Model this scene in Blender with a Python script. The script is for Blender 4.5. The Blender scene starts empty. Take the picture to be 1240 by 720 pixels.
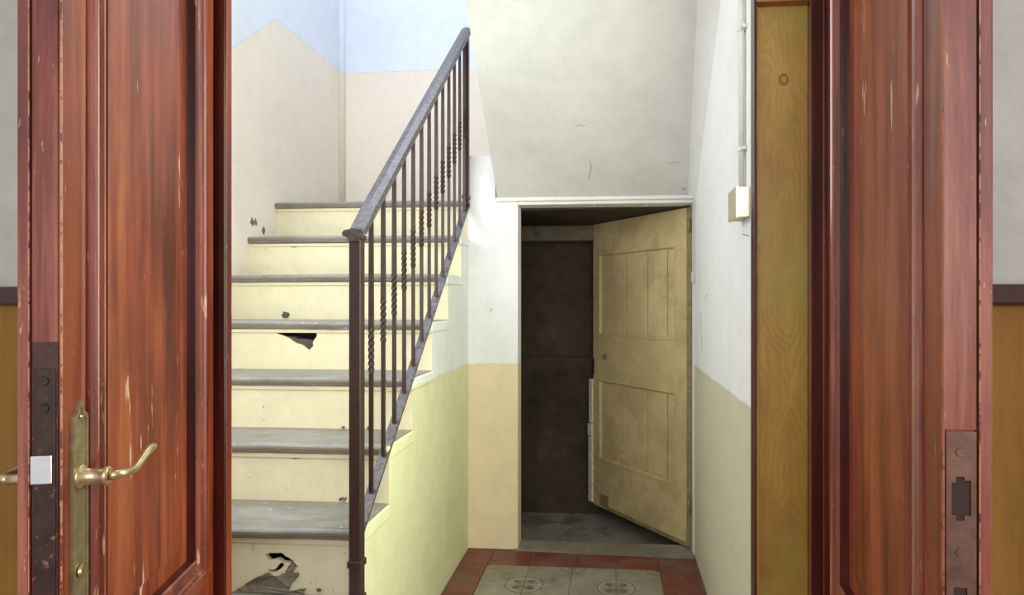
import bpy, bmesh, math, random
from mathutils import Vector, Matrix
random.seed(7)
sc = bpy.context.scene
C = sc.collection

# ------------------------------------------------------------------ camera
TH = math.atan(66/780)
cam = bpy.data.cameras.new('camera'); camo = bpy.data.objects.new('camera', cam); C.objects.link(camo)
camo.location = (0, 0, 1.25); camo.rotation_euler = (math.pi/2, 0, TH)
cam.sensor_fit = 'HORIZONTAL'; cam.sensor_width = 36; cam.lens = 36*780/1240
cam.shift_x = -56/1240; cam.shift_y = 8/1240; cam.clip_start = .05
sc.camera = camo

# ------------------------------------------------------------------ world, lights, exposure
w = bpy.data.worlds.new('world'); sc.world = w; w.use_nodes = True
w.node_tree.nodes['Background'].inputs[0].default_value = (.93, .96, 1, 1)
w.node_tree.nodes['Background'].inputs[1].default_value = .34

def area(name, loc, target, sx, sy, power, col, spread=180):
    l = bpy.data.lights.new(name, 'AREA'); l.shape = 'RECTANGLE'; l.size = sx; l.size_y = sy
    l.energy = power; l.color = col; l.spread = math.radians(spread)
    o = bpy.data.objects.new(name, l); C.objects.link(o); o.location = loc
    o.rotation_euler = (Vector(target)-Vector(loc)).to_track_quat('-Z', 'Y').to_euler()
    return o
area('stairwell_top_light', (-1.15, 2.7, 4.5), (-1.15, 2.7, 0), 1.2, 2.0, 16, (.80, .89, 1))  # overhead area light added in place of an unseen high window
area('side_fill_light', (.56, 1.72, 1.45), (-1, 1.85, 1.1), 0.5, 1.5, 15, (.93, 1, .80))  # green-tinted fill added to light the stair side; the window is invented
area('room_window_light', (.3, -1.6, 1.9), (-.15, 2.4, 1.1), 2.2, 1.6, 22, (1, .98, .95))
area('hall_fill_light', (-1.40, 1.485, 1.75), (-1.40, 3.2, 1.75), .65, 1.7, 5.5, (.95, .98, 1))  # added fill for the risers and lower hall; no window stands here
area('stair_fill_light', (-1.80, 2.15, 2.35), (0, 2.15, 2.35), 1.0, 1.3, 9, (.95, .98, 1))  # added fill aimed at the right wall, not a real window
sc.view_settings.view_transform = 'Standard'; sc.view_settings.look = 'None'
sc.view_settings.gamma = 1; sc.view_settings.use_curve_mapping = False
sc.view_settings.exposure = 1.15

# ------------------------------------------------------------------ helpers
def link(name, bm, mat, parent=None, smooth=False):
    bmesh.ops.recalc_face_normals(bm, faces=bm.faces)
    me = bpy.data.meshes.new(name); bm.to_mesh(me); bm.free()
    if mat: me.materials.append(mat)
    if smooth:
        for p in me.polygons: p.use_smooth = True
    o = bpy.data.objects.new(name, me); C.objects.link(o)
    if parent: o.parent = parent
    return o
def tag(o, label=None, cat=None, group=None, kind=None):
    if label: o['label'] = label
    if cat: o['category'] = cat
    if group: o['group'] = group
    if kind: o['kind'] = kind
    return o
def empty(name, loc=(0, 0, 0), rz=0):
    o = bpy.data.objects.new(name, None); C.objects.link(o); o.location = loc; o.rotation_euler = (0, 0, rz)
    o.empty_display_size = .05
    return o
def box(bm, x0, x1, y0, y1, z0, z1, bev=0, seg=2):
    vs = [bm.verts.new((x, y, z)) for x in (x0, x1) for y in (y0, y1) for z in (z0, z1)]
    fs = [(0, 1, 3, 2), (4, 6, 7, 5), (0, 4, 5, 1), (2, 3, 7, 6), (0, 2, 6, 4), (1, 5, 7, 3)]
    F = [bm.faces.new([vs[i] for i in f]) for f in fs]
    if bev:
        es = list({e for f in F for e in f.edges})
        bmesh.ops.bevel(bm, geom=es, offset=bev, segments=seg, affect='EDGES', profile=.5)
def B(name, x0, x1, y0, y1, z0, z1, mat, parent=None, bev=0):
    bm = bmesh.new(); box(bm, x0, x1, y0, y1, z0, z1, bev)
    return link(name, bm, mat, parent)
def ring_pts(c, a, b, r, n, rx=1, ry=1):
    return [c + a*(math.cos(2*math.pi*i/n)*r*rx) + b*(math.sin(2*math.pi*i/n)*r*ry) for i in range(n)]
def tube(bm, pts, rad, n=12, rx=1, ry=1, up=(0, 0, 1), cap=True):
    pts = [Vector(p) for p in pts]
    if not isinstance(rad, (list, tuple)): rad = [rad]*len(pts)
    loops = []
    for i, p in enumerate(pts):
        t = (pts[min(i+1, len(pts)-1)] - pts[max(i-1, 0)]).normalized()
        u = Vector(up)
        if abs(t.dot(u)) > .95: u = Vector((1, 0, 0))
        a = t.cross(u).normalized(); b = a.cross(t).normalized()
        loops.append([bm.verts.new(q) for q in ring_pts(p, a, b, rad[i], n, rx, ry)])
    for l0, l1 in zip(loops, loops[1:]):
        for i in range(n): bm.faces.new((l0[i], l0[(i+1) % n], l1[(i+1) % n], l1[i]))
    if cap:
        bm.faces.new(loops[0]); bm.faces.new(loops[-1])
def plate(outer, holes, to3, vec):
    """flat polygon with holes, given thickness vec"""
    bm = bmesh.new(); es = []
    for lp in [outer]+list(holes):
        vs = [bm.verts.new(to3(*p)) for p in lp]
        es += [bm.edges.new((vs[i], vs[(i+1) % len(vs)])) for i in range(len(vs))]
    if holes: bmesh.ops.triangle_fill(bm, edges=es, use_beauty=True)
    else: bm.faces.new(list(bm.verts))
    r = bmesh.ops.extrude_face_region(bm, geom=list(bm.faces))
    bmesh.ops.translate(bm, vec=Vector(vec), verts=[v for v in r['geom'] if isinstance(v, bmesh.types.BMVert)])
    return bm
def rect(a0, a1, b0, b1): return [(a0, b0), (a1, b0), (a1, b1), (a0, b1)]
def moulding(bm, s0, s1, z0, z1, prof):
    """mitred loop; prof = (inset, y); outer rect s0..s1 z0..z1 in local s,z"""
    L = []
    for u, y in prof:
        L.append([bm.verts.new((s, y, z)) for s, z in ((s0+u, z0+u), (s1-u, z0+u), (s1-u, z1-u), (s0+u, z1-u))] if s1 > s0 else
                 [bm.verts.new((s, y, z)) for s, z in ((s0-u, z0+u), (s1+u, z0+u), (s1+u, z1-u), (s0-u, z1-u))])
    for a, b in zip(L, L[1:]+[L[0]]):
        for i in range(4): bm.faces.new((a[i], a[(i+1) % 4], b[(i+1) % 4], b[i]))

# ------------------------------------------------------------------ materials
class N:
    def __init__(s, name, rough=.5, spec=.5, metal=0):
        s.m = bpy.data.materials.new(name); s.m.use_nodes = True
        s.t = s.m.node_tree; s.b = s.t.nodes['Principled BSDF']
        s.b.inputs['Roughness'].default_value = rough; s.b.inputs['Metallic'].default_value = metal
        s.b.inputs['Specular IOR Level'].default_value = spec
    def n(s, typ, **k):
        o = s.t.nodes.new(typ)
        for a, v in k.items(): setattr(o, a, v)
        return o
    def l(s, a, b): s.t.links.new(a, b)
    def coord(s, which='Object'):
        if which == 'World': return s.n('ShaderNodeNewGeometry').outputs['Position']
        return s.n('ShaderNodeTexCoord').outputs[which]
    def noise(s, scale, stretch=(1, 1, 1), detail=4, rough=.55, src=None, loc=(0, 0, 0), dist=0):
        mp = s.n('ShaderNodeMapping'); mp.inputs['Scale'].default_value = stretch; mp.inputs['Location'].default_value = loc
        s.l(src if src else s.coord(), mp.inputs[0])
        o = s.n('ShaderNodeTexNoise'); o.inputs['Scale'].default_value = scale
        o.inputs['Detail'].default_value = detail; o.inputs['Roughness'].default_value = rough; o.inputs['Distortion'].default_value = dist
        s.l(mp.outputs[0], o.inputs['Vector']); return o.outputs['Fac']
    def ramp(s, fac, stops):
        r = s.n('ShaderNodeValToRGB'); e = r.color_ramp.elements
        while len(e) < len(stops): e.new(.5)
        for i, (p, c) in enumerate(stops):
            e[i].position = p; e[i].color = (*c, 1) if isinstance(c, tuple) else (c, c, c, 1)
        s.l(fac, r.inputs[0]); return r.outputs[0]
    def mix(s, fac, a, b, mode='MIX'):
        m = s.n('ShaderNodeMix', data_type='RGBA', blend_type=mode)
        for v, i in ((fac, 0), (a, 6), (b, 7)):
            if isinstance(v, (int, float)): m.inputs[i].default_value = v
            elif isinstance(v, tuple): m.inputs[i].default_value = (*v, 1)
            else: s.l(v, m.inputs[i])
        return m.outputs[2]
    def math(s, op, a, b=None, clamp=False):
        m = s.n('ShaderNodeMath', operation=op, use_clamp=clamp)
        for i, v in enumerate((a, b)):
            if v is None: continue
            if isinstance(v, (int, float)): m.inputs[i].default_value = v
            else: s.l(v, m.inputs[i])
        return m.outputs[0]
    def color(s, c):
        if isinstance(c, tuple): s.b.inputs['Base Color'].default_value = (*c, 1)
        else: s.l(c, s.b.inputs['Base Color'])
    def bump(s, h, strength=.3, dist=.004):
        b = s.n('ShaderNodeBump'); b.inputs['Strength'].default_value = strength; b.inputs['Distance'].default_value = dist
        s.l(h, b.inputs['Height']); s.l(b.outputs[0], s.b.inputs['Normal'])
def lin(r, g, b):
    f = lambda v: ((v/255+.055)/1.055)**2.4 if v > 10 else v/255/12.92
    return (f(r), f(g), f(b))

def plaster(name, base, low=None, zlow=None, slope=None, var=.07, spots=.5, bump=.35, rough=.88, invert=False, patch=None):
    m = N(name, rough, .25); P = m.coord('World')
    sep = m.n('ShaderNodeSeparateXYZ'); m.l(P, sep.inputs[0])
    col = base
    if low is not None:
        z = sep.outputs[2]
        z = m.math('ADD', z, m.math('MULTIPLY', m.math('SUBTRACT', m.noise(14, src=P), .5), .018))
        lim = zlow
        if slope:   # paint line that is level past y=slope[0], and runs down with the stairs before it
            d = m.math('MULTIPLY', m.math('MAXIMUM', m.math('SUBTRACT', slope[0], sep.outputs[1]), 0), slope[1])
            lim = m.math('SUBTRACT', zlow, d)
        f = m.math('MULTIPLY', m.math('SUBTRACT', lim, z), 220, True)
        col = m.mix(f, base, low)
        # thin dirty line at the paint edge
        e = m.math('SUBTRACT', 1, m.math('MULTIPLY', m.math('ABSOLUTE', m.math('SUBTRACT', lim, z)), 260), True)
        e = m.math('MULTIPLY', e, m.noise(9, src=P))
        col = m.mix(m.math('MULTIPLY', e, .55), col, (.35, .29, .22))
    big = m.ramp(m.noise(1.7, src=P, detail=6, rough=.65), [(.3, 1-var*1.6), (.7, 1+0.0)])
    col = m.mix(1, col, big, 'MULTIPLY')
    mid = m.ramp(m.noise(11, src=P, detail=5, rough=.7), [(.28, 1-var), (.6, 1.0)])
    col = m.mix(1, col, mid, 'MULTIPLY')
    sp = m.ramp(m.noise(46, src=P, detail=2, rough=.6), [(.0, 1.0), (.735, 1.0), (.765, 0.0)])
    gate = m.ramp(m.noise(5, src=P, loc=(3, 1, 7)), [(.5, 0.0), (.6, 1.0)])
    sp = m.math('MULTIPLY', m.math('SUBTRACT', 1, sp), m.math('MULTIPLY', gate, spots))
    col = m.mix(sp, col, (.16, .13, .10))
    if patch: col = m.mix(m.ramp(m.noise(patch[1], src=P, loc=(9, 2, 4), detail=6, rough=.7), [(patch[2], 0.0), (patch[2]+.08, 1.0)]), col, patch[0])
    m.color(col)
    st_ = m.ramp(m.noise(3.3, (1, 1, .35), 7, .72, P, (6, 2, 0)), [(.48, 0.0), (.68, 1.0)])
    col = m.mix(m.math('MULTIPLY', st_, var*2.0), col, (.34, .30, .22))
    fs = m.ramp(m.noise(120, src=P, detail=2, rough=.5), [(.66, 0.0), (.72, 1.0)])
    col = m.mix(m.math('MULTIPLY', fs, min(.5, spots*.35)), col, (.30, .25, .19))
    h = m.math('ADD', m.noise(5, src=P, detail=8, rough=.6), m.math('MULTIPLY', m.noise(60, src=P, detail=3), .25))
    m.bump(h, bump, .012)
    return m.m

def wood(name, dark, mid, light, rough=.35, coat=.25, wear=.5, axis=2, scale=1, spec=.5, knots=None):
    m = N(name, rough, spec)
    st = [1, 1, 1]; st[axis] = .06
    g = m.noise(26*scale, tuple(st), 6, .6, dist=.6)
    fine = m.noise(150*scale, tuple(.03 if i == axis else 1 for i in range(3)), 3)
    big = m.noise(3.2*scale, tuple(.35 if i == axis else 1 for i in range(3)), 3, loc=(2, 5, 1))
    f = m.math('ADD', m.math('MULTIPLY', g, .6), m.math('ADD', m.math('MULTIPLY', big, .45), m.math('MULTIPLY', fine, .12)))
    col = m.ramp(f, [(.44, dark), (.58, mid), (.76, light)])
    if knots:
        for (kx, kz, kr) in knots:
            P = m.coord(); s = m.n('ShaderNodeSeparateXYZ'); m.l(P, s.inputs[0])
            dx = m.math('SUBTRACT', s.outputs[0], kx); dz = m.math('MULTIPLY', m.math('SUBTRACT', s.outputs[2], kz), .8)
            d = m.math('SQRT', m.math('ADD', m.math('POWER', dx, 2), m.math('POWER', dz, 2)))
            d = m.math('ADD', d, m.math('MULTIPLY', m.noise(30), kr*.25))
            col = m.mix(m.ramp(d, [(0, .8), (kr*.9, .65), (kr*1.12, .95), (kr*1.5, 0.0)]), col, tuple(c*.55 for c in dark))
    blot = m.ramp(m.noise(7*scale, (1, 1, .45) if axis == 2 else (.45, 1, 1), 5, .7, loc=(8, 1, 3)), [(.35, .62), (.55, 1.0)])
    col = m.mix(.8, col, blot, 'MULTIPLY')
    sc2 = m.ramp(m.noise(160, tuple(.22 if i == axis else 1 for i in range(3)), 2, .6, loc=(1, 7, 0)), [(.69, 0.0), (.74, 1.0)])
    col = m.mix(m.math('MULTIPLY', sc2, wear*.6), col, (.62, .36, .24))
    sc_ = m.ramp(m.noise(38, tuple(.16 if i == axis else 1 for i in range(3)), 3, .6, loc=(4, 4, 0)), [(.68, 0.0), (.72, 1.0)])
    col = m.mix(m.math('MULTIPLY', sc_, wear), col, (.78, .55, .38))
    m.color(col)
    m.b.inputs['Coat Weight'].default_value = coat; m.b.inputs['Coat Roughness'].default_value = .22
    m.bump(m.math('ADD', g, m.math('MULTIPLY', fine, .5)), .12, .003)
    return m.m

def plain(name, col, rough=.5, metal=0, var=.12, scale=18, spec=.5, bump=.1, dark=None, thr=.6):
    m = N(name, rough, spec, metal)
    n_ = m.noise(scale, detail=5, rough=.65)
    c = m.ramp(n_, [(.3, tuple(v*(1-var) for v in col)), (.7, tuple(min(1, v*(1+var)) for v in col))])
    if dark: c = m.mix(m.ramp(m.noise(scale*1.7, loc=(5, 5, 5), detail=6, rough=.7), [(thr, 0.0), (thr+.07, 1.0)]), c, dark)
    m.color(c); m.bump(n_, bump, .003)
    return m.m

WHITE = (.86, .87, .86)
M = {}
M['hall'] = plaster('hall_plaster', WHITE, (.71, .63, .44), .945)
M['stairside'] = plaster('stair_side_plaster', (.86, .89, .84), (.78, .78, .48), .945, var=.08)
M['pier'] = plaster('pier_plaster', (.90, .90, .91), (.88, .74, .50), .945, spots=.7)
M['rightwall'] = plaster('right_wall_plaster', (.91, .93, .94), (.68, .64, .50), .945, var=.06)
M['well'] = plaster('stairwell_plaster', (.79, .835, .94), (.89, .80, .70), 2.80, (3.36, .78), var=.05, spots=.35)
M['soffit'] = plaster('soffit_plaster', (.72, .715, .68), var=.09, spots=.25, bump=.25)
M['fillet'] = plaster('fillet_plaster', (.80, .80, .78), var=.07, spots=.3, bump=.25)
M['lintel'] = plaster('lintel_plaster', (.86, .85, .82), var=.06, spots=.5)
M['riser'] = plaster('riser_paint', (.80, .735, .51), var=.09, spots=.8, bump=.3, rough=.7)
M['dark'] = plaster('cupboard_dirty_shaded_render', (.105, .082, .055), var=.4, spots=.3, bump=1, patch=((.07, .055, .04), 2.3, .52))  # dirty render, its base also darkened to stand for the unlit cupboard
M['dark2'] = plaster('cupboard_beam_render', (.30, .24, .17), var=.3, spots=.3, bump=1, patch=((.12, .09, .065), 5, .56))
M['cupfloor'] = plaster('cupboard_concrete', (.34, .32, .28), var=.25, spots=.6, bump=.6, patch=((.16, .14, .11), 5, .55))
M['concrete'] = plaster('threshold_concrete', (.36, .32, .25), var=.3, spots=.8, bump=.6)
M['roomwall'] = plaster('room_grey_plaster', (.52, .50, .45), var=.12, spots=.3, bump=.5)
M['ceil'] = plaster('ceiling_plaster', (.85, .86, .86))
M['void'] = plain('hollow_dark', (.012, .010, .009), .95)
M['mortar'] = plaster('exposed_mortar', (.34, .29, .22), var=.4, spots=1, bump=1.2, patch=((.12, .10, .08), 22, .56))
M['rubble'] = plaster('grey_rubble', (.16, .14, .11), var=.5, spots=1, bump=1.2)
M['flake'] = plaster('paint_flake', (.88, .81, .60), var=.04)
M['mahogany'] = wood('mahogany_varnish', (.075, .009, .003), (.20, .031, .011), (.36, .090, .033), .34, .12, .75)
M['mahogany_h'] = wood('mahogany_varnish_rails', (.075, .009, .003), (.20, .031, .011), (.36, .090, .033), .34, .12, .75, axis=0)
M['mahogany_p'] = wood('mahogany_panel', (.10, .014, .005), (.26, .048, .018), (.43, .125, .046), .34, .10, .7)
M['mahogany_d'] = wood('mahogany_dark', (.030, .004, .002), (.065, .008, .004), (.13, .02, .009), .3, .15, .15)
M['mahogany_m'] = wood('mahogany_moulding', (.10, .015, .009), (.22, .045, .026), (.40, .13, .08), .2, .8, .5)
M['edgewood'] = wood('worn_door_edge', (.07, .010, .006), (.19, .038, .022), (.42, .15, .09), .42, .05, .95)
def golden():
    m = N('golden_pine', .34, .45); P = m.coord(); s = m.n('ShaderNodeSeparateXYZ'); m.l(P, s.inputs[0])
    # growth rings cut at a slant: warped distance field, stretched along the board
    warp = m.noise(2.6, (1.6, 1, .8), 3, .5, dist=.4)
    f = m.math('ADD', m.math('ABSOLUTE', m.math('SUBTRACT', s.outputs[0], .012)), m.math('ADD', m.math('MULTIPLY', warp, .34), m.math('MULTIPLY', s.outputs[2], .035)))
    # rings bend round the knot
    dx = m.math('SUBTRACT', s.outputs[0], .0); dz = m.math('MULTIPLY', m.math('SUBTRACT', s.outputs[2], 1.716), .8)
    d = m.math('SQRT', m.math('ADD', m.math('POWER', dx, 2), m.math('POWER', dz, 2)))
    f = m.math('ADD', f, m.math('DIVIDE', .0006, m.math('ADD', d, .012)))
    g = m.math('SINE', m.math('MULTIPLY', f, 520))
    g = m.math('MULTIPLY', m.math('ADD', g, 1), .5)
    fine = m.noise(130, (1, 1, .03), 3); big = m.noise(5, (1, 1, .4), 4, .6)
    c = m.ramp(big, [(.30, (.26, .12, .020)), (.5, (.50, .29, .055)), (.7, (.74, .47, .12))])
    c = m.mix(m.math('MULTIPLY', m.math('MULTIPLY', g, m.ramp(m.noise(4, loc=(6, 0, 0)), [(.4, .25), (.65, 1.0)])), .32), c, (.19, .10, .018))
    c = m.mix(m.math('MULTIPLY', fine, .45), c, (.20, .10, .02))
    c = m.mix(m.ramp(m.noise(3.1, loc=(3, 3, 3), detail=3), [(.5, 0.0), (.7, .5)]), c, (.42, .40, .09))
    c = m.mix(m.ramp(d, [(0, .75), (.0062, .55), (.0078, .95), (.0092, .9), (.0115, 0.0)]), c, (.13, .08, .015))
    c = m.mix(m.ramp(d, [(0, .55), (.006, .55), (.0065, 0.0)]), c, (.55, .42, .14))
    sc2 = m.ramp(m.noise(90, (1, 1, .5), 2, .6), [(.72, 0.0), (.76, .6)])
    c = m.mix(sc2, c, (.65, .5, .25))
    m.color(c); m.b.inputs['Coat Weight'].default_value = .2; m.b.inputs['Coat Roughness'].default_value = .2
    m.bump(m.math('ADD', fine, m.math('MULTIPLY', g, .2)), .1, .002); return m.m
M['gold'] = golden()
M['goldrail'] = wood('orange_pine', (.22, .075, .015), (.36, .13, .035), (.5, .22, .07), .36, .3, .4, axis=0)
M['dado'] = wood('golden_dado_paint', (.22, .10, .018), (.30, .145, .028), (.38, .20, .04), .6, 0, .05, scale=.4, spec=.2)
M['railbrown'] = plain('brown_dado_rail', (.05, .012, .007), .3)
M['iron'] = plain('brown_painted_iron', (.045, .022, .018), .38, var=.3, scale=60, bump=.2)
M['handrail'] = plain('worn_iron_handrail', (.11, .095, .10), .30, .35, var=.35, scale=45, bump=.8, dark=(.03, .02, .018), thr=.55)
M['brass'] = plain('aged_brass', (.40, .33, .19), .33, .75, var=.3, scale=40)
M['brass_l'] = plain('polished_brass', (.62, .47, .26), .28, .85, var=.12, scale=30)
M['grime'] = plain('grimy_worn_wood', (.055, .018, .010), .55, var=.4, scale=30, dark=(.24, .07, .035), thr=.58)
M['lockplate'] = plain('blackened_lock_plate', (.040, .018, .012), .42, .2, var=.5, scale=34, dark=(.34, .17, .09), thr=.60)
M['steel'] = plain('bright_steel', (.85, .82, .82), .22, .9, var=.1)
M['arris'] = plain('worn_bare_arris', (.52, .22, .13), .5, var=.25, scale=25, dark=(.16, .03, .015), thr=.50)
M['arris_o'] = plain('worn_orange_arris', (.36, .10, .04), .4, var=.25, scale=25, dark=(.16, .03, .015), thr=.55)
M['slot_shade'] = plain('mortice_shade', (.035, .014, .009), .8)
M['bronze'] = plain('brown_strike_plate', (.17, .085, .06), .42, .55, var=.3, scale=40)
M['olive'] = plaster('old_olive_door_paint', (.70, .56, .30), var=.16, spots=.7, bump=.35, rough=.6, patch=((.50, .39, .20), 4, .50))
M['olive_edge'] = plain('olive_door_worn_edge', (.28, .21, .11), .6, var=.35, scale=30, dark=(.13, .045, .02), thr=.6)
M['stripmetal'] = plain('pale_painted_bolt', (.78, .70, .56), .5, .0, var=.3, scale=60, dark=(.16, .09, .05), thr=.6)
M['plastic'] = plain('cream_plastic', (.50, .44, .32), .5, var=.04)
M['plastic_w'] = plain('white_plastic', (.60, .60, .57), .45, var=.04)
M['room_floor'] = plain('room_floor_stone', (.25, .18, .13), .4)

def tread_mat():
    m = N('worn_grey_stone_tread', .4, .5); P = m.coord('World')
    n1 = m.noise(6, (1, 1, 1), 6, .7, P); n2 = m.noise(30, (.25, 1, 1), 5, .7, P)
    c = m.ramp(n1, [(.3, (.17, .165, .14)), (.7, (.31, .305, .28))])
    c = m.mix(1, c, m.ramp(n2, [(.3, .72), (.65, 1.0)]), 'MULTIPLY')
    c = m.mix(m.ramp(m.noise(48, src=P, detail=2), [(.68, 0.0), (.74, .7)]), c, (.62, .60, .55))
    geo = m.n('ShaderNodeNewGeometry'); s = m.n('ShaderNodeSeparateXYZ'); m.l(geo.outputs['Normal'], s.inputs[0])
    c = m.mix(m.ramp(m.math('ABSOLUTE', s.outputs[2]), [(.25, .75), (.6, 0.0)]), c, (.15, .115, .075))   # browner on the upright faces of the nosing
    m.color(c); m.l(m.ramp(n1, [(.3, .28), (.7, .55)]), m.b.inputs['Roughness']); m.bump(n2, .35, .006)
    return m.m
M['tread'] = tread_mat()

def tile_red():
    m = N('red_cement_tile', .45, .4); P = m.coord('World')
    c = m.ramp(m.noise(8, src=P, detail=6, rough=.7), [(.3, (.13, .035, .022)), (.7, (.22, .07, .045))])
    c = m.mix(m.ramp(m.noise(4, src=P, loc=(1, 0, 0), detail=6, rough=.7), [(.52, 0.0), (.66, .8)]), c, (.17, .13, .10))
    c = m.mix(m.ramp(m.noise(40, src=P, loc=(2, 0, 0), detail=3), [(.66, 0.0), (.72, .6)]), c, (.40, .33, .27))
    m.color(c); m.bump(m.noise(20, src=P), .15, .003); return m.m
def tile_pat():
    m = N('patterned_grey_cement_tile', .45, .4); P = m.coord('World'); O = m.coord('Object')
    s = m.n('ShaderNodeSeparateXYZ'); m.l(O, s.inputs[0])
    x = m.math('SUBTRACT', .102, s.outputs[0]); y = m.math('SUBTRACT', .102, s.outputs[1])
    d = m.math('SQRT', m.math('ADD', m.math('POWER', x, 2), m.math('POWER', y, 2))); a = m.math('ARCTAN2', y, x)
    def ring(r, t): return m.math('LESS_THAN', m.math('ABSOLUTE', m.math('SUBTRACT', d, r)), t)
    pet = m.math('ABSOLUTE', m.math('SINE', m.math('MULTIPLY', a, 2)))
    petal = m.math('MULTIPLY', m.math('LESS_THAN', d, m.math('MULTIPLY', pet, .062)), m.math('GREATER_THAN', d, m.math('MULTIPLY', pet, .030)))
    x2 = m.math('ADD', s.outputs[0], .102); y2 = m.math('ADD', s.outputs[1], .102)
    d2 = m.math('SQRT', m.math('ADD', m.math('POWER', x2, 2), m.math('POWER', y2, 2)))
    r2 = m.math('LESS_THAN', m.math('ABSOLUTE', m.math('SUBTRACT', d2, .06)), .0035)
    r3 = m.math('LESS_THAN', d2, .022)
    mask = m.math('MAXIMUM', m.math('MAXIMUM', ring(.082, .003), petal), m.math('MAXIMUM', r2, r3))
    c = m.ramp(m.noise(7, src=P, detail=6, rough=.7), [(.3, (.20, .185, .135)), (.7, (.33, .30, .235))])
    wear = m.ramp(m.noise(6, src=P, loc=(4, 0, 0), detail=5), [(.35, .45), (.65, .95)])
    c = m.mix(m.math('MULTIPLY', mask, wear), c, (.075, .062, .045))
    c = m.mix(m.ramp(m.noise(9, src=P, loc=(7, 0, 0), detail=6, rough=.75), [(.5, 0.0), (.68, .6)]), c, (.11, .09, .065))
    c = m.mix(m.math('MULTIPLY', ring(.072, .006), .4), c, (.42, .39, .33))
    m.color(c); m.bump(m.noise(20, src=P), .12, .003); return m.m
M['tred'] = tile_red(); M['tpat'] = tile_pat()
M['grout'] = plain('pale_grout', (.30, .26, .21), .8)

# ------------------------------------------------------------------ structure
XS, XR, XL, YB, YW = -.739, .406, -1.82, 3.254, 4.19      # stair side, right wall, left wall, wall with small door, stairwell back
ZC = 4.6
def struct(o, label, cat='wall'): return tag(o, label, cat, kind='structure')

# wall with the small door (pier, jamb, lintel)
wb = empty('wall_back'); struct(wb, 'plastered wall with the small cupboard door, white over a beige dado')
link('pier', plate([(XS, 0), (-.482, 0), (-.482, 1.785), (-.60, 1.785), (-.60, 2.01), (XS, 2.01)], [], lambda x, z: (x, YB, z), (0, .116, 0)), M['pier'], wb)
B('lintel', -.481, .43, YB, 3.37, 1.755, 1.785, M['lintel'], wb, .003)
B('jamb', .400, .44, YB+.002, 3.37, 0, 1.755, M['lintel'], wb)

# soffit: underside of the second flight
def prism_x(name, poly, x0, x1, mat, parent=None):
    return link(name, plate(poly, [], lambda y, z: (x0, y, z), (x1-x0, 0, 0)), mat, parent)
fl = empty('ceiling_stair_soffit'); struct(fl, 'grey-white sloping plaster underside of the upper stair flight', 'ceiling')
prism_x('soffit_slab', [(YB, 1.785), (1.47, 3.43), (1.47, 3.60), (3.254, 1.95)], -.585, XR, M['soffit'], fl)
for i in range(7):
    y1 = 3.254-.255*i; zb0 = 1.952+.925*(.255*i)
    prism_x('upper_step', [(y1, zb0+.002), (y1-.253, zb0+.002+.925*.253), (y1-.253, zb0+.002+.925*.253+.03), (y1, zb0+.002+.925*.253+.03)], -.583, XR-.002, M['riser'], fl)
B('soffit_bead', -.595, .412, 3.238, 3.262, 1.772, 1.792, M['lintel'], fl, .005)

bm = bmesh.new(); d = Vector((0, 1.47-YB, 3.43-1.785)).normalized(); nn = Vector((0, -d.z, d.y)); nn = nn if nn.z < 0 else -nn
ls = []
for p in (Vector((XR, YB, 1.785)), Vector((XR, 1.47, 3.43))):
    r_ = .035 if p.y > 2 else .14
    arc = [Vector((-r_*(1-math.sin(a)), 0, 0)) + nn*(r_*(1-math.cos(a))) for a in [math.pi/2*i/12 for i in range(13)]]
    ls.append([bm.verts.new(p+q) for q in arc])
for i in range(12): bm.faces.new((ls[0][i], ls[0][i+1], ls[1][i+1], ls[1][i]))
link('plaster_fillet', bm, M['fillet'], fl, True)

# right wall, with an invented opening near the front wall for the side fill light
wr = empty('wall_right'); struct(wr, 'right plaster wall of the hall, white above a beige-grey dado')
link('wall_face', plate([(1.46, 0), (YW, 0), (YW, ZC), (1.46, ZC)], [rect(1.49, 1.93, .7, 2.2)], lambda y, z: (XR, y, z), (.12, 0, 0)), M['rightwall'], wr)
# left wall
B('wall_left', XL-.12, XL, 1.46, YW+.12, 0, ZC, M['well'])
struct(bpy.data.objects['wall_left'], 'left stairwell wall, beige dado rising with the steps under pale blue plaster')
o = B('wall_stairwell', XL-.12, XR+.12, YW, YW+.12, 1.80, ZC, M['well']); struct(o, 'back stairwell wall above the landing, beige below pale blue')
o = B('ceiling', XL-.12, XR+.12, 1.36, YW+.12, ZC, ZC+.1, M['ceil']); struct(o, 'plain white ceiling of the stairwell', 'ceiling')
# rounded fillet in the stairwell corner
bm = bmesh.new(); tube(bm, [(XL+.004, YW-.004, 1.8), (XL+.004, YW-.004, ZC)], .03, 12); o = link('trim_4', bm, M['well'], smooth=True)
struct(o, 'rounded uneven plaster fillet in the stairwell corner', 'trim')

# wall the double door stands in
wf = empty('wall_front'); struct(wf, 'grey plaster wall around the double door with golden-brown dado')
YF = 1.37
B('wall_left_of_door', -3.2, -.93, YF, YF+.09, 1.29, ZC, M['roomwall'], wf)
B('wall_right_of_door', .52, 2.6, YF, YF+.09, 1.29, ZC, M['roomwall'], wf)
B('dado_left_of_door', -3.2, -.93, YF, YF+.09, 0, 1.29, M['dado'], wf)
B('dado_right_of_door', .52, 2.6, YF, YF+.09, 0, 1.29, M['dado'], wf)
B('wall_over_door', -.93, .52, YF, YF+.09, 2.5, ZC, M['roomwall'], wf)
for i, (a, b) in enumerate(((-3.2, -.93), (.52, 2.6))):
    o = B('trim_%d' % (i+1), a, b, YF-.018, YF, 1.248, 1.290, M['railbrown'], None, .006)
    struct(o, ('dark brown dado rail on the wall at the left edge', 'dark brown dado rail on the wall at the right edge')[i], 'dado rail')

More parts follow.
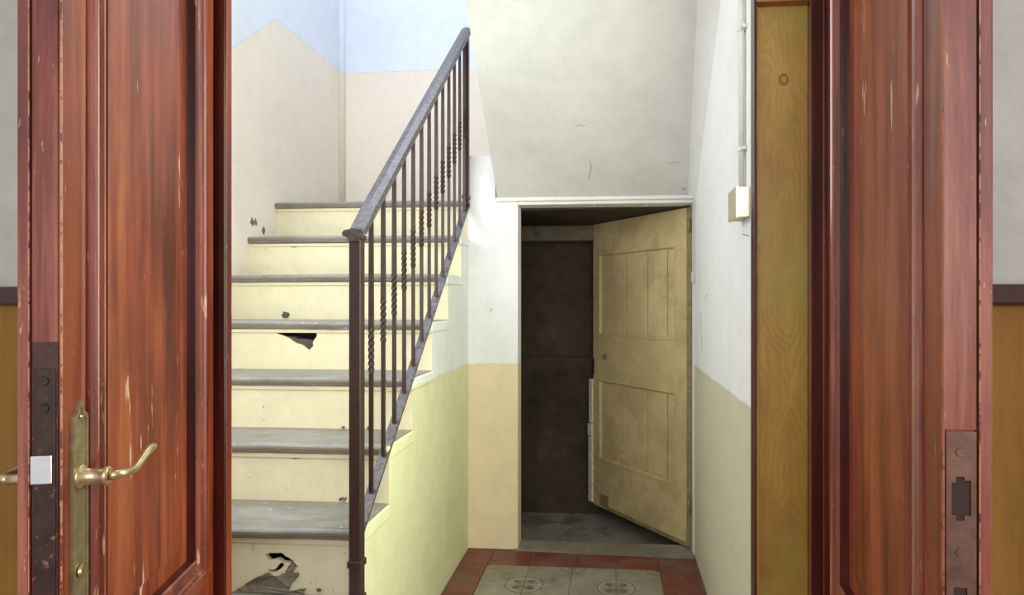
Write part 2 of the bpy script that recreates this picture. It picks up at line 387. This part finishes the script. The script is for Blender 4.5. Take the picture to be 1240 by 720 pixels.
# door frame
df = empty('trim_3'); struct(df, 'red-brown wooden frame around the open double door', 'door frame')
B('frame_post', -.892, -.851, 1.352, 1.378, 0, 2.5, M['mahogany_d'], df, .003)
B('frame_bead', -.8512, -.849, 1.354, 1.374, 0, 2.5, M['mahogany'], df, .0008)
B('frame_rebate', -.93, -.905, 1.362, 1.45, 0, 2.5, M['mahogany_d'], df)
B('frame_head', -.93, .52, 1.345, 1.45, 2.42, 2.5, M['mahogany_h'], df, .004)
# fixed golden side panel with its surround
sp = empty('trim_5'); struct(sp, 'golden varnished pine side panel with a round knot beside the right door leaf', 'panel')
bm = bmesh.new(); box(bm, -.058, .072, 0, .02, 0, 1.868)
o = link('golden_board', bm, M['gold'], sp); o.location = (.354, 1.372, 0)
B('panel_stile', .289, .2945, 1.352, 1.385, 0, 2.42, M['mahogany_d'], sp, .003)
B('panel_bead', .2945, .2970, 1.356, 1.375, 0, 1.866, M['goldrail'], sp, .001)
B('panel_bead', .299, .3025, 1.366, 1.376, 0, 1.866, M['gold'], sp, .001)
bm = bmesh.new(); moulding(bm, .292, .43, 1.868, 2.42, [(0, 1.37), (.002, 1.352), (.010, 1.350), (.016, 1.362), (.03, 1.366), (.03, 1.38)])
link('upper_panel_moulding', bm, M['goldrail'], sp)
B('upper_board', .30, .43, 1.366, 1.40, 1.87, 2.42, M['goldrail'], sp)
B('panel_post', .401, .424, 1.346, 1.37, 0, 2.42, M['mahogany_d'], sp, .002)
B('panel_post_bead', .3985, .4015, 1.344, 1.352, 0, 2.42, M['mahogany_m'], sp, .001)
B('panel_post', .4245, .52, 1.350, 1.45, 0, 2.42, M['mahogany'], sp, .004)

# floors
fr = B('floor', -3.2, 2.6, -2.2, 1.46, -.12, -.002, M['room_floor']); struct(fr, 'brown stone floor of the room in front of the door', 'floor')
fh = empty('floor_hall'); struct(fh, 'hall floor of grey patterned cement tiles inside a red tile border', 'floor')
B('floor_bed', XL, .5, 1.46, YB+.0, -.12, -.006, M['grout'], fh)
red_meshes = {}
def tile(x0, x1, y0, y1, mat, rot=0):
    g = .0016; w_, h_ = round(x1-x0-2*g, 4), round(y1-y0-2*g, 4)
    nm = 'red_border_tile' if mat is M['tred'] else 'patterned_tile'
    k = (w_, h_, nm)
    if k not in red_meshes:
        bm = bmesh.new(); box(bm, -w_/2, w_/2, -h_/2, h_/2, -.012, 0, .0014, 1)
        bmesh.ops.recalc_face_normals(bm, faces=bm.faces)
        me = bpy.data.meshes.new(nm); bm.to_mesh(me); bm.free(); me.materials.append(mat); red_meshes[k] = me
    o = bpy.data.objects.new(nm, red_meshes[k]); C.objects.link(o); o.parent = fh
    o.location = ((x0+x1)/2, (y0+y1)/2, random.uniform(-.0006, .0008))
    o.rotation_euler = (random.uniform(-.0015, .0015), random.uniform(-.0015, .0015), rot)
xs = [-.600, -.395, -.190, .015, .220]; ys = [3.055-.205*i for i in range(8)]
for i in range(4): tile(xs[i], xs[i+1], 3.055, 3.238, M['tred'])
tile(XS, -.600, 3.055, 3.25, M['tred']); tile(.220, XR-.004, 3.055, 3.225, M['tred'])
for j in range(7):
    tile(XS+.001, -.600, ys[j+1], ys[j], M['tred']); tile(.220, XR-.004, ys[j+1], ys[j], M['tred'])
    for i in range(4):
        # motif corner (+,+) locally; medallions on every other grid crossing
        px, py = (i % 2 == 0), (j % 2 == 1)
        rot = {(True, True): 0, (False, True): math.pi/2, (False, False): math.pi, (True, False): -math.pi/2}[(px, py)]
        tile(xs[i], xs[i+1], ys[j+1], ys[j], M['tpat'], rot)
o = link('trim_6', plate([(-.50, 3.237), (.40, 3.205), (.40, 3.37), (-.50, 3.37)], [], lambda x, y: (x, y, -.1), (0, 0, .106)), M['concrete'])
struct(o, 'worn concrete threshold in front of the cupboard door', 'threshold')

# cupboard interior
cb = empty('wall_cupboard'); struct(cb, 'dirty brown rendered walls, shade darkened into their colour, inside the cupboard under the stairs')
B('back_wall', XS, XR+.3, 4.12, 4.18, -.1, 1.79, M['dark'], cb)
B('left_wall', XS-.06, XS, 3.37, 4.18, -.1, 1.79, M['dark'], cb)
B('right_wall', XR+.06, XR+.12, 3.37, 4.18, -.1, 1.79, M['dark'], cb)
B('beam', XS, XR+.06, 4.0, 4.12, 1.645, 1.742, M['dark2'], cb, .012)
bm = bmesh.new()
n = 24
for k in range(n):   # rough ledge of the thicker lower wall
    x0 = XS+(XR+.06-XS)*k/n; x1 = XS+(XR+.06-XS)*(k+1)/n; zt = .915+random.uniform(-.008, .006)
    box(bm, x0, x1, 4.09+random.uniform(-.004, .003), 4.12, -.1, zt)
link('lower_render', bm, M['dark'], cb)
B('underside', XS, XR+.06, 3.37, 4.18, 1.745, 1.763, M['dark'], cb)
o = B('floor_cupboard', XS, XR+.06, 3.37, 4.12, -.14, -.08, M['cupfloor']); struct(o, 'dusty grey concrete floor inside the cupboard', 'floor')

# ------------------------------------------------------------------ staircase
st = empty('staircase', (0, 0, 0)); tag(st, 'staircase with cream painted risers and worn grey stone treads rising left', 'staircase')
RY = [1.47, 1.60, 1.84, 2.08, 2.33, 2.59, 2.85, 3.10, 3.36]
TZ = [.195, .195, .39, .59, .785, .978, 1.18, 1.385, 1.587, 1.80]
# risers k: at RY[k], from TZ[k-1] to TZ[k]
steps = [(1.60, 0.195, .39, 1.84), (1.84, .39, .59, 2.08), (2.08, .59, .785, 2.33), (2.33, .785, .978, 2.59), (2.59, .978, 1.18, 2.85),
         (2.85, 1.18, 1.385, 3.10), (3.10, 1.385, 1.587, 3.36), (3.36, 1.587, 1.80, YW)]
def jag(pts, a=.0025, n=3):
    out = []
    for i in range(len(pts)):
        p, q = pts[i], pts[(i+1) % len(pts)]
        for k in range(n):
            t = k/n; out.append((p[0]+(q[0]-p[0])*t+random.uniform(-a, a)*(k > 0), p[1]+(q[1]-p[1])*t+random.uniform(-a, a)*(k > 0)))
    return out
HOLES = {
 4: [jag([(-1.408, 1.130), (-1.392, 1.138), (-1.355, 1.132), (-1.345, 1.138), (-1.318, 1.138), (-1.288, 1.130), (-1.232, 1.133), (-1.228, 1.118), (-1.245, 1.092), (-1.243, 1.075), (-1.262, 1.058), (-1.29, 1.078), (-1.32, 1.088), (-1.345, 1.105)])],
 1: [jag([(-1.035, .504), (-1.022, .508), (-1.005, .510), (-.982, .511), (-.972, .503), (-.957, .495), (-.945, .487), (-.932, .472), (-.931, .467), (-.945, .468), (-.952, .477), (-.965, .482), (-.980, .482), (-.995, .492), (-1.010, .487), (-1.022, .487)], .0012),
     jag([(-.993, .475), (-.983, .482), (-.972, .478), (-.978, .468), (-.990, .459), (-.999, .452), (-1.010, .451), (-1.022, .452), (-1.024, .463), (-1.012, .459), (-1.000, .462)], .0012)],
 6: [jag([(-1.642, 1.545), (-1.60, 1.541), (-1.575, 1.544), (-1.55, 1.541), (-1.575, 1.535), (-1.605, 1.534)], .0015)],
}
def to_y(y): return lambda x, z: (x, y, z)
for k, (y, z0, z1, y2) in enumerate(steps):
    hl = HOLES.get(k, [])
    xr = -.7396
    top = z1-.034
    bm = plate([(XL, z0-.002), (xr, z0-.002), (xr, top), (XL, top)], hl, to_y(y), (0, .018, 0))
    r = link('riser', bm, M['riser'], st)
    # painted lip just under the nosing
    B('riser_lip', XL, xr, y-.007, y, z1-.050, z1-.034, M['riser'], r, .003)
    # stone tread with rounded nosing, slightly uneven
    bm = bmesh.new(); th = .034; f = y-.024; rad = th/2
    prof = [(y2-.001, z1), (f+rad, z1)] + [(f+rad-rad*math.sin(a), z1-rad+rad*math.cos(a)) for a in [math.pi*i/8 for i in range(1, 8)]] + [(f+rad, z1-th), (y2-.001, z1-th)]
    if k == 7: prof[0] = (YW, z1); prof[-1] = (YW, z1-th)
    nseg = 26; loops = []; ph = random.uniform(0, 9)
    xe = -.742
    for i in range(nseg+1):
        x = XL+(xe-XL)*i/nseg
        wz = .0022*math.sin(x*5+ph)+.001*random.uniform(-1, 1); wy = .0018*random.uniform(-1, 1)
        loops.append([bm.verts.new((x, yy+(wy if yy < y2-.01 else 0), zz+(wz if yy < f+rad+.002 else 0))) for yy, zz in prof])
    m_ = len(prof)
    for a, b in zip(loops, loops[1:]):
        for i in range(m_): bm.faces.new((a[i], a[(i+1) % m_], b[(i+1) % m_], b[i]))
    bm.faces.new(loops[0]); bm.faces.new(loops[-1])
    link('tread', bm, M['tread'], st)
# solid core behind the risers, near-black to paint in the hollow's shade
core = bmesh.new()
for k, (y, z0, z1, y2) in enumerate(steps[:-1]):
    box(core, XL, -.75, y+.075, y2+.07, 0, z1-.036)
link('hollow_shade_core', core, M['void'], st)
def blob(name, pts, ry, mat, parent, seed=0, n=10):
    """irregular lump: polygon outline in xz, given thickness and roughened"""
    random.seed(seed); bm = plate(jag(pts, .003, 3), [], to_y(ry[0]), (0, ry[1]-ry[0], 0))
    bmesh.ops.subdivide_edges(bm, edges=bm.edges[:], cuts=1)
    for v in bm.verts: v.co += Vector((random.uniform(-.001, .001), random.uniform(-.004, .004), random.uniform(-.001, .001)))
    return link(name, bm, mat, parent)
blob('broken_rubble', [(-1.375, 1.118), (-1.33, 1.112), (-1.285, 1.102), (-1.25, 1.098), (-1.225, 1.10), (-1.225, 1.04), (-1.37, 1.04)], (2.600, 2.66), M['rubble'], st, 1)
blob('exposed_mortar', [(-1.13, .39), (-1.06, .435), (-1.035, .447), (-1.015, .451), (-1.0, .440), (-.985, .445), (-.968, .453), (-.960, .474), (-.948, .484), (-.938, .470), (-.945, .455), (-.928, .455), (-.93, .44), (-.95, .42), (-.96, .40), (-.93, .405), (-.905, .41), (-.91, .39)], (1.836, 1.85), M['mortar'], st, 2)
blob('bare_patch', [(-1.130, .750), (-1.10, .742), (-1.065, .732), (-1.035, .736), (-1.0, .745), (-.988, .750)], (2.0785, 2.085), M['mortar'], st, 3)
blob('plaster_chip', [(-1.60, 1.352), (-1.58, 1.333), (-1.55, 1.328), (-1.545, 1.302), (-1.562, 1.322), (-1.59, 1.336)], (2.848, 2.855), M['flake'], st, 4)
for (x, z, r, y, s) in ((-.895, .600, .012, 2.078, 5), (-.90, .79, .010, 2.328, 6), (-1.50, 1.20, .022, 2.8485, 7), (-1.00, .79, .006, 2.328, 8), (-.865, .405, .007, 1.838, 9)):
    blob('paint_chip', [(x+r*math.cos(a)*random.uniform(.7, 1.2), z+.7*r*math.sin(a)*random.uniform(.7, 1.2)) for a in [i*math.pi/4 for i in range(8)]], (y-.001, y+.004), M['mortar'], st, s)
random.seed(11)

# stair side wall (stepped skin) with plastered nosing returns
ws = empty('wall_stair_side'); struct(ws, 'side wall of the staircase, whitish above a yellow-green dado')
poly = [(1.46, 0), (3.253, 0), (3.253, 1.551)]
prof = [(3.10, 1.551), (3.10, 1.349), (2.85, 1.349), (2.85, 1.144), (2.59, 1.144), (2.59, .942), (2.33, .942), (2.33, .749), (2.08, .749), (2.08, .554), (1.84, .554), (1.84, .354), (1.60, .354), (1.60, .159), (1.47, .159), (1.46, .159)]
prof = [(a+.002 if a < 3.2 else a, b) for a, b in prof]
link('side_skin', plate(poly+prof, [], lambda y, z: (XS-.012, y, z), (.012, 0, 0)), M['stairside'], ws)
for (y, z0, z1, y2) in steps[:-1]:
    B('nosing_return', XS-.004, XS+.008, y-.026, min(y2, 3.253), z1-.046, z1-.002, M['stairside'], ws, .006)
    B('side_cap', XS-.012, XS-.0003, y+.001, min(y2, 3.253), z1-.036, z1-.003, M['stairside'], ws)

# damaged spots on the left wall beside the top steps
blob_pts = [(3.10, 1.66), (3.115, 1.69), (3.13, 1.672), (3.15, 1.69), (3.165, 1.67), (3.16, 1.65), (3.14, 1.66), (3.125, 1.645)]
o = link('plaster_damage', plate(jag(blob_pts, .003), [], lambda y, z: (XL-.004, y, z), (.006, 0, 0)), M['mortar']); o.parent = bpy.data.objects['wall_left']
o = link('plaster_damage', plate(jag([(3.21, 1.63), (3.225, 1.66), (3.24, 1.64), (3.23, 1.61)], .003), [], lambda y, z: (XL-.004, y, z), (.006, 0, 0)), M['mortar']); o.parent = bpy.data.objects['wall_left']

# ------------------------------------------------------------------ railing
XRl = -.745
rl = empty('iron_railing', (XRl, 1.825, .39)); tag(rl, 'brown iron stair railing with twisted balusters and flat worn handrail', 'railing')
def R(name, bm, mat, parent=rl, smooth=False):
    bmesh.ops.translate(bm, vec=-Vector(rl.location), verts=bm.verts)
    return link(name, bm, mat, parent, smooth)
bm = bmesh.new(); box(bm, XRl-.0175, XRl+.0175, 1.808, 1.843, .39, 1.455, .0025, 1); R('newel_post', bm, M['iron'])
for z0, z1 in ((.485, .505), (.39, .402), (1.437, 1.452)):
    bm = bmesh.new(); box(bm, XRl-.0215, XRl+.0215, 1.8035, 1.8475, z0, z1, .003); R('collar', bm, M['iron'])
bm = bmesh.new(); box(bm, XRl-.014, XRl+.014, 3.215, 3.25, 1.752, 2.64, .0025, 1); box(bm, XRl-.018, XRl+.018, 3.210, 3.254, 1.785, 1.805, .002); R('end_post', bm, M['iron'])
def zb(y): return .835*y-.953
def zt(y): return .838*y-.083
def slanted(bm, y0, y1, zf, hw, t, up=0):
    vs = []
    for y in (y0, y1):
        for dx in (-hw, hw):
            for dz in (0, t): vs.append(bm.verts.new((XRl+dx, y, zf(y)+dz)))
    for f in ((0, 1, 3, 2), (4, 6, 7, 5), (0, 4, 5, 1), (2, 3, 7, 6), (0, 2, 6, 4), (1, 5, 7, 3)): bm.faces.new([vs[i] for i in f])
bm = bmesh.new(); slanted(bm, 1.843, 3.254, lambda y: zb(y)-.008, .0165, .012); R('bottom_rail', bm, M['handrail'])
# handrail: moulded flat profile swept along the slope with a small nose at the low end
bm = bmesh.new()
prof = [(-.014, -.012), (.014, -.012), (.016, -.002), (.027, .002), (.029, .010), (.023, .017), (.0, .021), (-.023, .017), (-.029, .010), (-.027, .002), (-.016, -.002)]
path = [(1.795, zt(1.825)-.002), (1.812, zt(1.825)-.001), (1.835, zt(1.835))] + [(1.835+(3.25-1.835)*i/14, zt(1.835+(3.25-1.835)*i/14)) for i in range(1, 15)]
loops = []
for i, (y, z) in enumerate(path):
    s_ = 1.12 if i == 0 else 1
    loops.append([bm.verts.new((XRl+a*s_, y-(b*.5 if i > 2 else 0), z+b*1.1)) for a, b in prof])
for a, b in zip(loops, loops[1:]):
    for i in range(len(prof)): bm.faces.new((a[i], a[(i+1) % len(prof)], b[(i+1) % len(prof)], b[i]))
bm.faces.new(loops[0]); bm.faces.new(loops[-1])
R('handrail', bm, M['handrail'])
# balusters: square bar with a twisted middle
def baluster_mesh():
    bm = bmesh.new(); H = zt(2)-zb(2)-.012; h = .0058; mid = .435; tl = .145; loops = []
    zs = [0, mid-tl/2] + [mid-tl/2+tl*i/40 for i in range(1, 40)] + [mid+tl/2, H]
    for z in zs:
        t = min(max((z-(mid-tl/2))/tl, 0), 1); a = t*math.pi*2*1.75
        hh = h*(1.2 if 0 < t < 1 else 1)
        loops.append([bm.verts.new(((x*math.cos(a)-y*math.sin(a)), (x*math.sin(a)+y*math.cos(a)), z)) for x, y in ((-hh, -hh), (hh, -hh), (hh, hh), (-hh, hh))])
    for a, b in zip(loops, loops[1:]):
        for i in range(4): bm.faces.new((a[i], a[(i+1) % 4], b[(i+1) % 4], b[i]))
    bm.faces.new(loops[0]); bm.faces.new(loops[-1])
    bmesh.ops.recalc_face_normals(bm, faces=bm.faces)
    me = bpy.data.meshes.new('baluster'); bm.to_mesh(me); bm.free(); me.materials.append(M['iron']); return me
bme = baluster_mesh()
for i in range(13):
    y = 1.938+.1053*i
    o = bpy.data.objects.new('baluster', bme); C.objects.link(o); o.parent = rl
    o.location = Vector((XRl, y, zb(y)+.003)) - Vector(rl.location)

# ------------------------------------------------------------------ cupboard door (hinged right, opening inwards)
hx, hy = .392, 3.305; ang = math.atan2(3.98-3.3, -.111-.394)
cd = empty('door_3', (hx, hy, .014), ang); struct(cd, 'small ajar olive-beige panelled cupboard door under the stairs', 'door')
# local x runs from hinge to free edge, local -y.. choose y so that visible face is at y=0 and body behind
W, HH, TK = .86, 1.728, .034
vis = 1   # visible face normal points to +y local (towards the hall's left)
def cbx(name, x0, x1, y0, y1, z0, z1, mat, parent=cd, bev=.002): return B(name, x0, x1, y0, y1, z0, z1, mat, parent, bev)
z1a, z1b, z2a, z2b = .292, .775, 1.050, 1.540
cbx('stile', 0.03, .112, -TK, 0, 0, HH, M['olive']); cbx('stile', .794, W, -TK, 0, 0, HH, M['olive'])
cbx('rail', .112, .794, -TK, -.0005, 0, z1a, M['olive']); cbx('rail', .112, .794, -TK, -.0005, z1b, z2a, M['olive']); cbx('rail', .112, .794, -TK, -.0005, z2b, HH, M['olive'])
cbx('hinge_edge', 0, .03, -TK, -.002, .0, HH, M['olive_edge'])
px = [.112, .186, .351, .544, .794]
for za, zb_ in ((z1a, z1b), (z2a, z2b)):
    for a, b in zip(px, px[1:]): cbx('plank', a+.003, b-.003, -.028, -.011, za, zb_, M['olive'], cd, .003)
    bm = bmesh.new(); moulding(bm, .108, .798, za-.004, zb_+.004, [(0, -.004), (.001, .005), (.008, .006), (.013, .001), (.018, -.012), (.018, -.016), (0, -.016)])
    link('panel_moulding', bm, M['olive'], cd)
lt = cbx('latch', .715, .752, 0, .004, .905, .935, M['olive_edge']); cbx('latch_knob', .728, .74, .004, .016, .912, .928, M['brass'], lt)
cbx('latch_plate', .716, .76, 0, .002, .900, .94, M['olive'])
# pale bolts and strips on the free edge
cbx('edge_bolt', W, W+.036, -.03, .010, .50, .772, M['stripmetal'], cd, .004); cbx('edge_bolt', W, W+.044, -.03, .014, .42, .495, M['stripmetal'], cd, .004)
cbx('edge_bolt', W, W+.042, -.03, .010, .010, .415, M['stripmetal'], cd, .004)
cbx('bottom_patch', .70, .79, 0, .003, .012, .085, M['olive_edge']); cbx('worn_bottom', .03, .72, 0, .0012, 0, .022, M['olive_edge'], cd, 0)
cbx('edge_lock', W-.01, W+.01, -.03, .002, .80, .90, M['void'])
for z in (.18, 1.60):
    bm = bmesh.new(); tube(bm, [(.004, .008, z), (.004, .008, z+.07)], .008, 10); link('hinge', bm, M['olive_edge'], cd, True)

# ------------------------------------------------------------------ the two tall leaves of the double door
def leaf(name, loc, rz, m, w, label):
    """m=+1: hinge at local +x; m=-1: hinge at -x.  visible face at y=0, body to +y"""
    o = empty(name, loc, rz); struct(o, label, 'door'); TK = .050; HT = 2.40
    def b(nm, s0, s1, y0, y1, z0, z1, mat, par=o, bev=.0025):
        a, c = sorted((m*s0, m*s1)); return B(nm, a, c, y0, y1, z0, z1, mat, par, bev)
    st_w = .060; mw = .064
    b('stile', .0, st_w, 0, TK-.016, 0.01, HT, M['mahogany']); b('stile', w-st_w+.004, w, 0, TK, 0.01, HT, M['mahogany'])
    b('rebate_gap', .0015, .02, TK-.0158, TK-.0135, .01, HT, M['mahogany_d'], o, 0)
    b('rebate_strip', -.004, .03, TK-.0135, TK+.001, .01, HT, M['edgewood'], o, .002)
    zi = [(.684, 2.29), (.14, .575)]
    b('rail', st_w, w-st_w+.004, .0005, TK-.001, .01, .14, M['mahogany_h']); b('rail', st_w, w-st_w+.004, .0005, TK-.001, .575, .684, M['mahogany_h']); b('rail', st_w, w-st_w+.004, .0005, TK-.001, 2.29, HT, M['mahogany_h'])
    for z0, z1 in zi:
        bm = bmesh.new()
        prof = [(-.002, .006), (.001, .006), (.0015, -.004), (.005, -.008), (.012, -.009), (.017, -.0065), (.019, -.003), (.023, -.003), (.031, -.001), (.037, -.005), (.043, -.004), (.0455, .000), (.0465, .020), (0, .020)]
        moulding(bm, m*st_w, m*(w-st_w+.004), z0, z1, prof)
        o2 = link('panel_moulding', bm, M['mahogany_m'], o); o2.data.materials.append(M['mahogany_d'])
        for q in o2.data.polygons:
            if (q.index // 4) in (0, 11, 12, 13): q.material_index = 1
        b('panel', st_w+.004, w-st_w, .016, .034, z0+.002, z1-.002, M['mahogany_p'], o, 0)
        # raised field with a slope round it
        bm = bmesh.new(); s0, s1 = st_w+.085, w-st_w-.081
        moulding(bm, m*s0, m*s1, z0+.080, z1-.080, [(0, .018), (0.001, .0135), (.006, .0125), (.006, .018)])
        fl_ = [bm.verts.new((m*s, .0125, z)) for s, z in ((s0+.006, z0+.086), (s1-.006, z0+.086), (s1-.006, z1-.086), (s0+.006, z1-.086))]; bm.faces.new(fl_)
        link('raised_field', bm, M['mahogany_p'], o)
    return o, b
# left leaf
eL = Vector((-.2476, .9689)); rzL = math.atan2(eL.y, eL.x)
L, bL = leaf('door_1', (-.732, .80, 0), rzL, 1, .558, 'left mahogany door leaf with a brass lever handle and black lock plate')
# edge strips on the free edge facing the room
bL('worn_arris', -.0014, .001, -.0006, .0012, .01, 2.4, M['arris'], L, .0005); bL('worn_arris', -.0048, -.003, .0362, .0374, .01, 2.4, M['arris'], L, .0005)
bL('free_edge', -.002, 0, .004, .034, 1.20, 2.40, M['edgewood'], L, 0)
bL('free_edge', -.002, 0, .004, .034, .01, .70, M['edgewood'], L, 0)
bL('grimy_edge', -.0022, -.0005, .0035, .034, .70, 1.20, M['grime'], L, .0003)
lp = bL('lock_plate', -.0035, -.0022, .0055, .031, .70, 1.165, M['lockplate'], L, .001)
lt = bL('latch_bolt', -.007, -.003, .009, .034, 1.012, 1.050, M['steel'], lp, .0015)
for z in (1.148, 1.112):
    bm = bmesh.new(); tube(bm, [(-.0055, .019, z), (-.003, .019, z)], [.0055, .0065], 14); link('screw', bm, M['lockplate'], lp, False)
# handle plate with pointed top
def hplate(m_, mat):
    s0, s1 = .018, .054; c = (s0+s1)/2
    out = [(s0, .80), (c, .785), (s1, .80), (s1, 1.092), (s1-.002, 1.096), (s1-.007, 1.099), (c+.006, 1.103), (c+.003, 1.110), (c, 1.117), (c-.003, 1.110), (c-.006, 1.103), (s0+.007, 1.099), (s0+.002, 1.096), (s0, 1.092)]
    bm = plate(out, [], lambda s, z: (s, 0, z), (0, -.0035, 0))
    inn = [(c+(s-c)*.74, .95+(z-.95)*.965) for s, z in out]
    bm2 = plate(out, [inn], lambda s, z: (s, -.0035, z), (0, -.0018, 0))
    me = bpy.data.meshes.new('t'); bm2.to_mesh(me); bm.from_mesh(me); bm2.free(); bpy.data.meshes.remove(me)
    return bm
hp = link('handle_plate', hplate(1, M['brass']), M['brass'], L)
bm = bmesh.new(); tube(bm, [(.036, -.005, 1.100-.006), (.036, -.0075, 1.094)], [.0035, .0028], 10); link('screw', bm, M['brass_l'], hp)
bm = bmesh.new(); tube(bm, [(.036, -.005, .88), (.036, -.009, .88)], [.009, .008], 14); link('keyhole', bm, M['brass_l'], hp)
bm = bmesh.new()
zc = 1.010
tube(bm, [(.036, -.004, zc), (.036, -.008, zc), (.036, -.009, zc), (.036, -.034, zc), (.036, -.035, zc), (.037, -.040, zc), (.037, -.041, zc)], [.0175, .0165, .0115, .0112, .0132, .0132, .010], 20)
path = [(.037, -.040, zc), (.040, -.046, zc), (.048, -.051, zc), (.062, -.052, zc-.002), (.078, -.052, zc-.003), (.090, -.052, zc-.001), (.104, -.052, zc+.005), (.119, -.052, zc+.012), (.134, -.052, zc+.017), (.146, -.052, zc+.018)]
tube(bm, path, [.0080, .0074, .0070, .0066, .0066, .0066, .0068, .0072, .0080, .0060], 16, rx=.8, ry=.85)
link('lever', bm, M['brass_l'], L, True)
bm = bmesh.new(); yb = .050
tube(bm, [(.036, yb, zc), (.036, yb+.035, zc)], .0075, 16)
tube(bm, [(.036, yb+.035, zc), (.042, yb+.046, zc), (.055, yb+.052, zc), (.08, yb+.053, zc), (.11, yb+.053, zc+.006), (.14, yb+.053, zc+.015)], .0062, 14)
link('rear_lever', bm, M['brass_l'], L, True)
# right leaf
eR = Vector((.085, 1)).normalized(); rzR = math.atan2(-eR.y, -eR.x)
Rr, bR = leaf('door_2', (.381, .78, 0), rzR, -1, .558, 'right mahogany door leaf with a brown strike plate in its edge')
bR('free_edge', -.002, 0, .0, .034, 1.106, 2.40, M['edgewood'], Rr, 0); bR('free_edge', -.002, 0, .0, .034, .01, .70, M['edgewood'], Rr, 0)
bR('worn_arris', -.0048, -.003, .0362, .0376, .01, 2.4, M['arris'], Rr, .0005); bR('worn_arris', -.0014, .006, -.0008, .0012, .01, 2.4, M['arris_o'], Rr, .0005)
spl = link('strike_plate', plate(rect(.002, .0335, .72, 1.104), [
    [(.0075, 1.045), (.012, 1.045), (.012, 1.052), (.021, 1.052), (.021, 1.048), (.028, 1.048), (.028, 1.008), (.021, 1.008), (.021, 1.002), (.012, 1.002), (.012, 1.008), (.0075, 1.008)],
    [(.0095, .925), (.024, .925), (.024, .88), (.0095, .88)]], lambda y, z: (.0035, y, z), (-.0035, 0, 0)), M['bronze'], Rr)
bR('slot_shade', -.0012, .0, .004, .032, .86, 1.06, M['slot_shade'], Rr, 0)  # thin strip whose dark colour stands for the shaded depth behind the plate
for z in (1.080, .965):
    bm = bmesh.new(); tube(bm, [(.005, .017, z), (.0034, .017, z)], [.0052, .006], 14); link('screw', bm, M['bronze'], spl, False)

def crack(parent, pts, mat, r=.0012):
    bm = bmesh.new(); tube(bm, pts, [r*.5]+[r]*(len(pts)-2)+[r*.4], 5); return link('plaster_crack', bm, mat, parent)
def sof(x, y): return (x, y, 1.785+(3.43-1.785)/(YB-1.47)*(YB-y)-.0003)
crack(fl, [sof(-.118, 3.17), sof(-.115, 3.15), sof(-.104, 3.13), sof(-.104, 3.11), sof(-.112, 3.08)][::-1], M['rubble'])
crack(fl, [sof(-.17, 2.95), sof(-.15, 2.945), sof(-.13, 2.95), sof(-.115, 2.94)], M['rubble'], .001)
crack(fl, [sof(.25, 3.10), sof(.28, 3.105), sof(.30, 3.10), sof(.33, 3.105)], M['rubble'], .001)
crack(wr, [(XR, 3.03, 1.22), (XR, 3.02, 1.17), (XR, 3.01, 1.10), (XR, 2.99, 1.06), (XR, 2.985, 1.01)], M['rubble'], .0009)
crack(wr, [(XR, 2.87, 1.27), (XR, 2.84, 1.29), (XR, 2.82, 1.285)], M['rubble'], .0012)
crack(st, [(-1.085, 1.8395, .570), (-1.075, 1.8395, .555), (-1.068, 1.8395, .540), (-1.071, 1.8395, .522), (-1.068, 1.8395, .511)], M['rubble'], .0006)
crack(st, [(-1.12, 2.0795, .745), (-1.10, 2.0795, .741), (-1.065, 2.0795, .731), (-1.035, 2.0795, .735), (-1.0, 2.0795, .744), (-.985, 2.0795, .750)], M['rubble'], .0007)

# ------------------------------------------------------------------ small fittings
cdt = empty('conduit_pipe', (XR-.012, 2.02, 1.60)); tag(cdt, 'thin grey conduit pipe clipped to the right wall above the junction box', 'pipe')
bm = bmesh.new(); tube(bm, [(0, 0, 0), (0, 0, 1.6)], .0085, 14); link('pipe', bm, M['plastic_w'], cdt, True)
for z in (.125, .495):
    bm = bmesh.new(); tube(bm, [(0, 0, z-.006), (0, 0, z+.006)], .0118, 14); box(bm, -.004, .012, -.028, .020, z-.005, z+.005, .001); link('clip', bm, M['plastic_w'], cdt)
jb = empty('junction_box', (XR, 2.01, 1.51)); tag(jb, 'cream plastic junction box on the right wall under the pipe', 'junction box')
B('box_body', -.034, 0, -.062, .062, 0, .088, M['plastic'], jb, .004); B('box_lid', -.043, -.034, -.065, .065, -.003, .091, M['plastic'], jb, .004)
tb = empty('cable_trunking', (.404, YB-.004, 1.38)); tag(tb, 'thin white cable trunking beside the cupboard door ending in a small block', 'cable')
B('trunking', -.006, 0.001, -.010, 0.004, .0, .39, M['plastic_w'], tb, .001)
B('terminal_block', -.016, .001, -.022, .004, -.022, .032, M['plastic_w'], tb, .003)
cw = empty('cable_stub', (.372, YB-.02, 1.825)); tag(cw, 'frayed round cable stub in the corner above the cupboard door', 'cable')
bm = bmesh.new(); tube(bm, [(0, 0, 0), (0.0, -.010, 0)], [.014, .012], 14); link('rosette', bm, M['plastic'], cw, True)
bm = bmesh.new(); tube(bm, [(-.002, -.012, 0), (-.02, -.02, -.004), (-.028, -.016, -.012)], .002, 6); tube(bm, [(0, -.012, .002), (.012, -.02, .008)], .002, 6); link('wire_end', bm, M['rubble'], cw)
for x, d in ((-.10, .016), (.16, .020)):
    bm = bmesh.new(); tube(bm, [(x, YB-.004, 1.758), (x+.006, YB-.008, 1.75), (x+.010, YB-.008, 1.758-d)], .0012, 6)
    o = link('paint_curl', bm, M['lintel'], wb)
bm = bmesh.new(); tube(bm, [(XR, 1.965, 1.453), (XR-.02, 1.958, 1.458)], .0015, 6); o = link('nail', bm, M['iron'])
tag(o, 'small nail sticking out of the right wall below the junction box', 'nail')
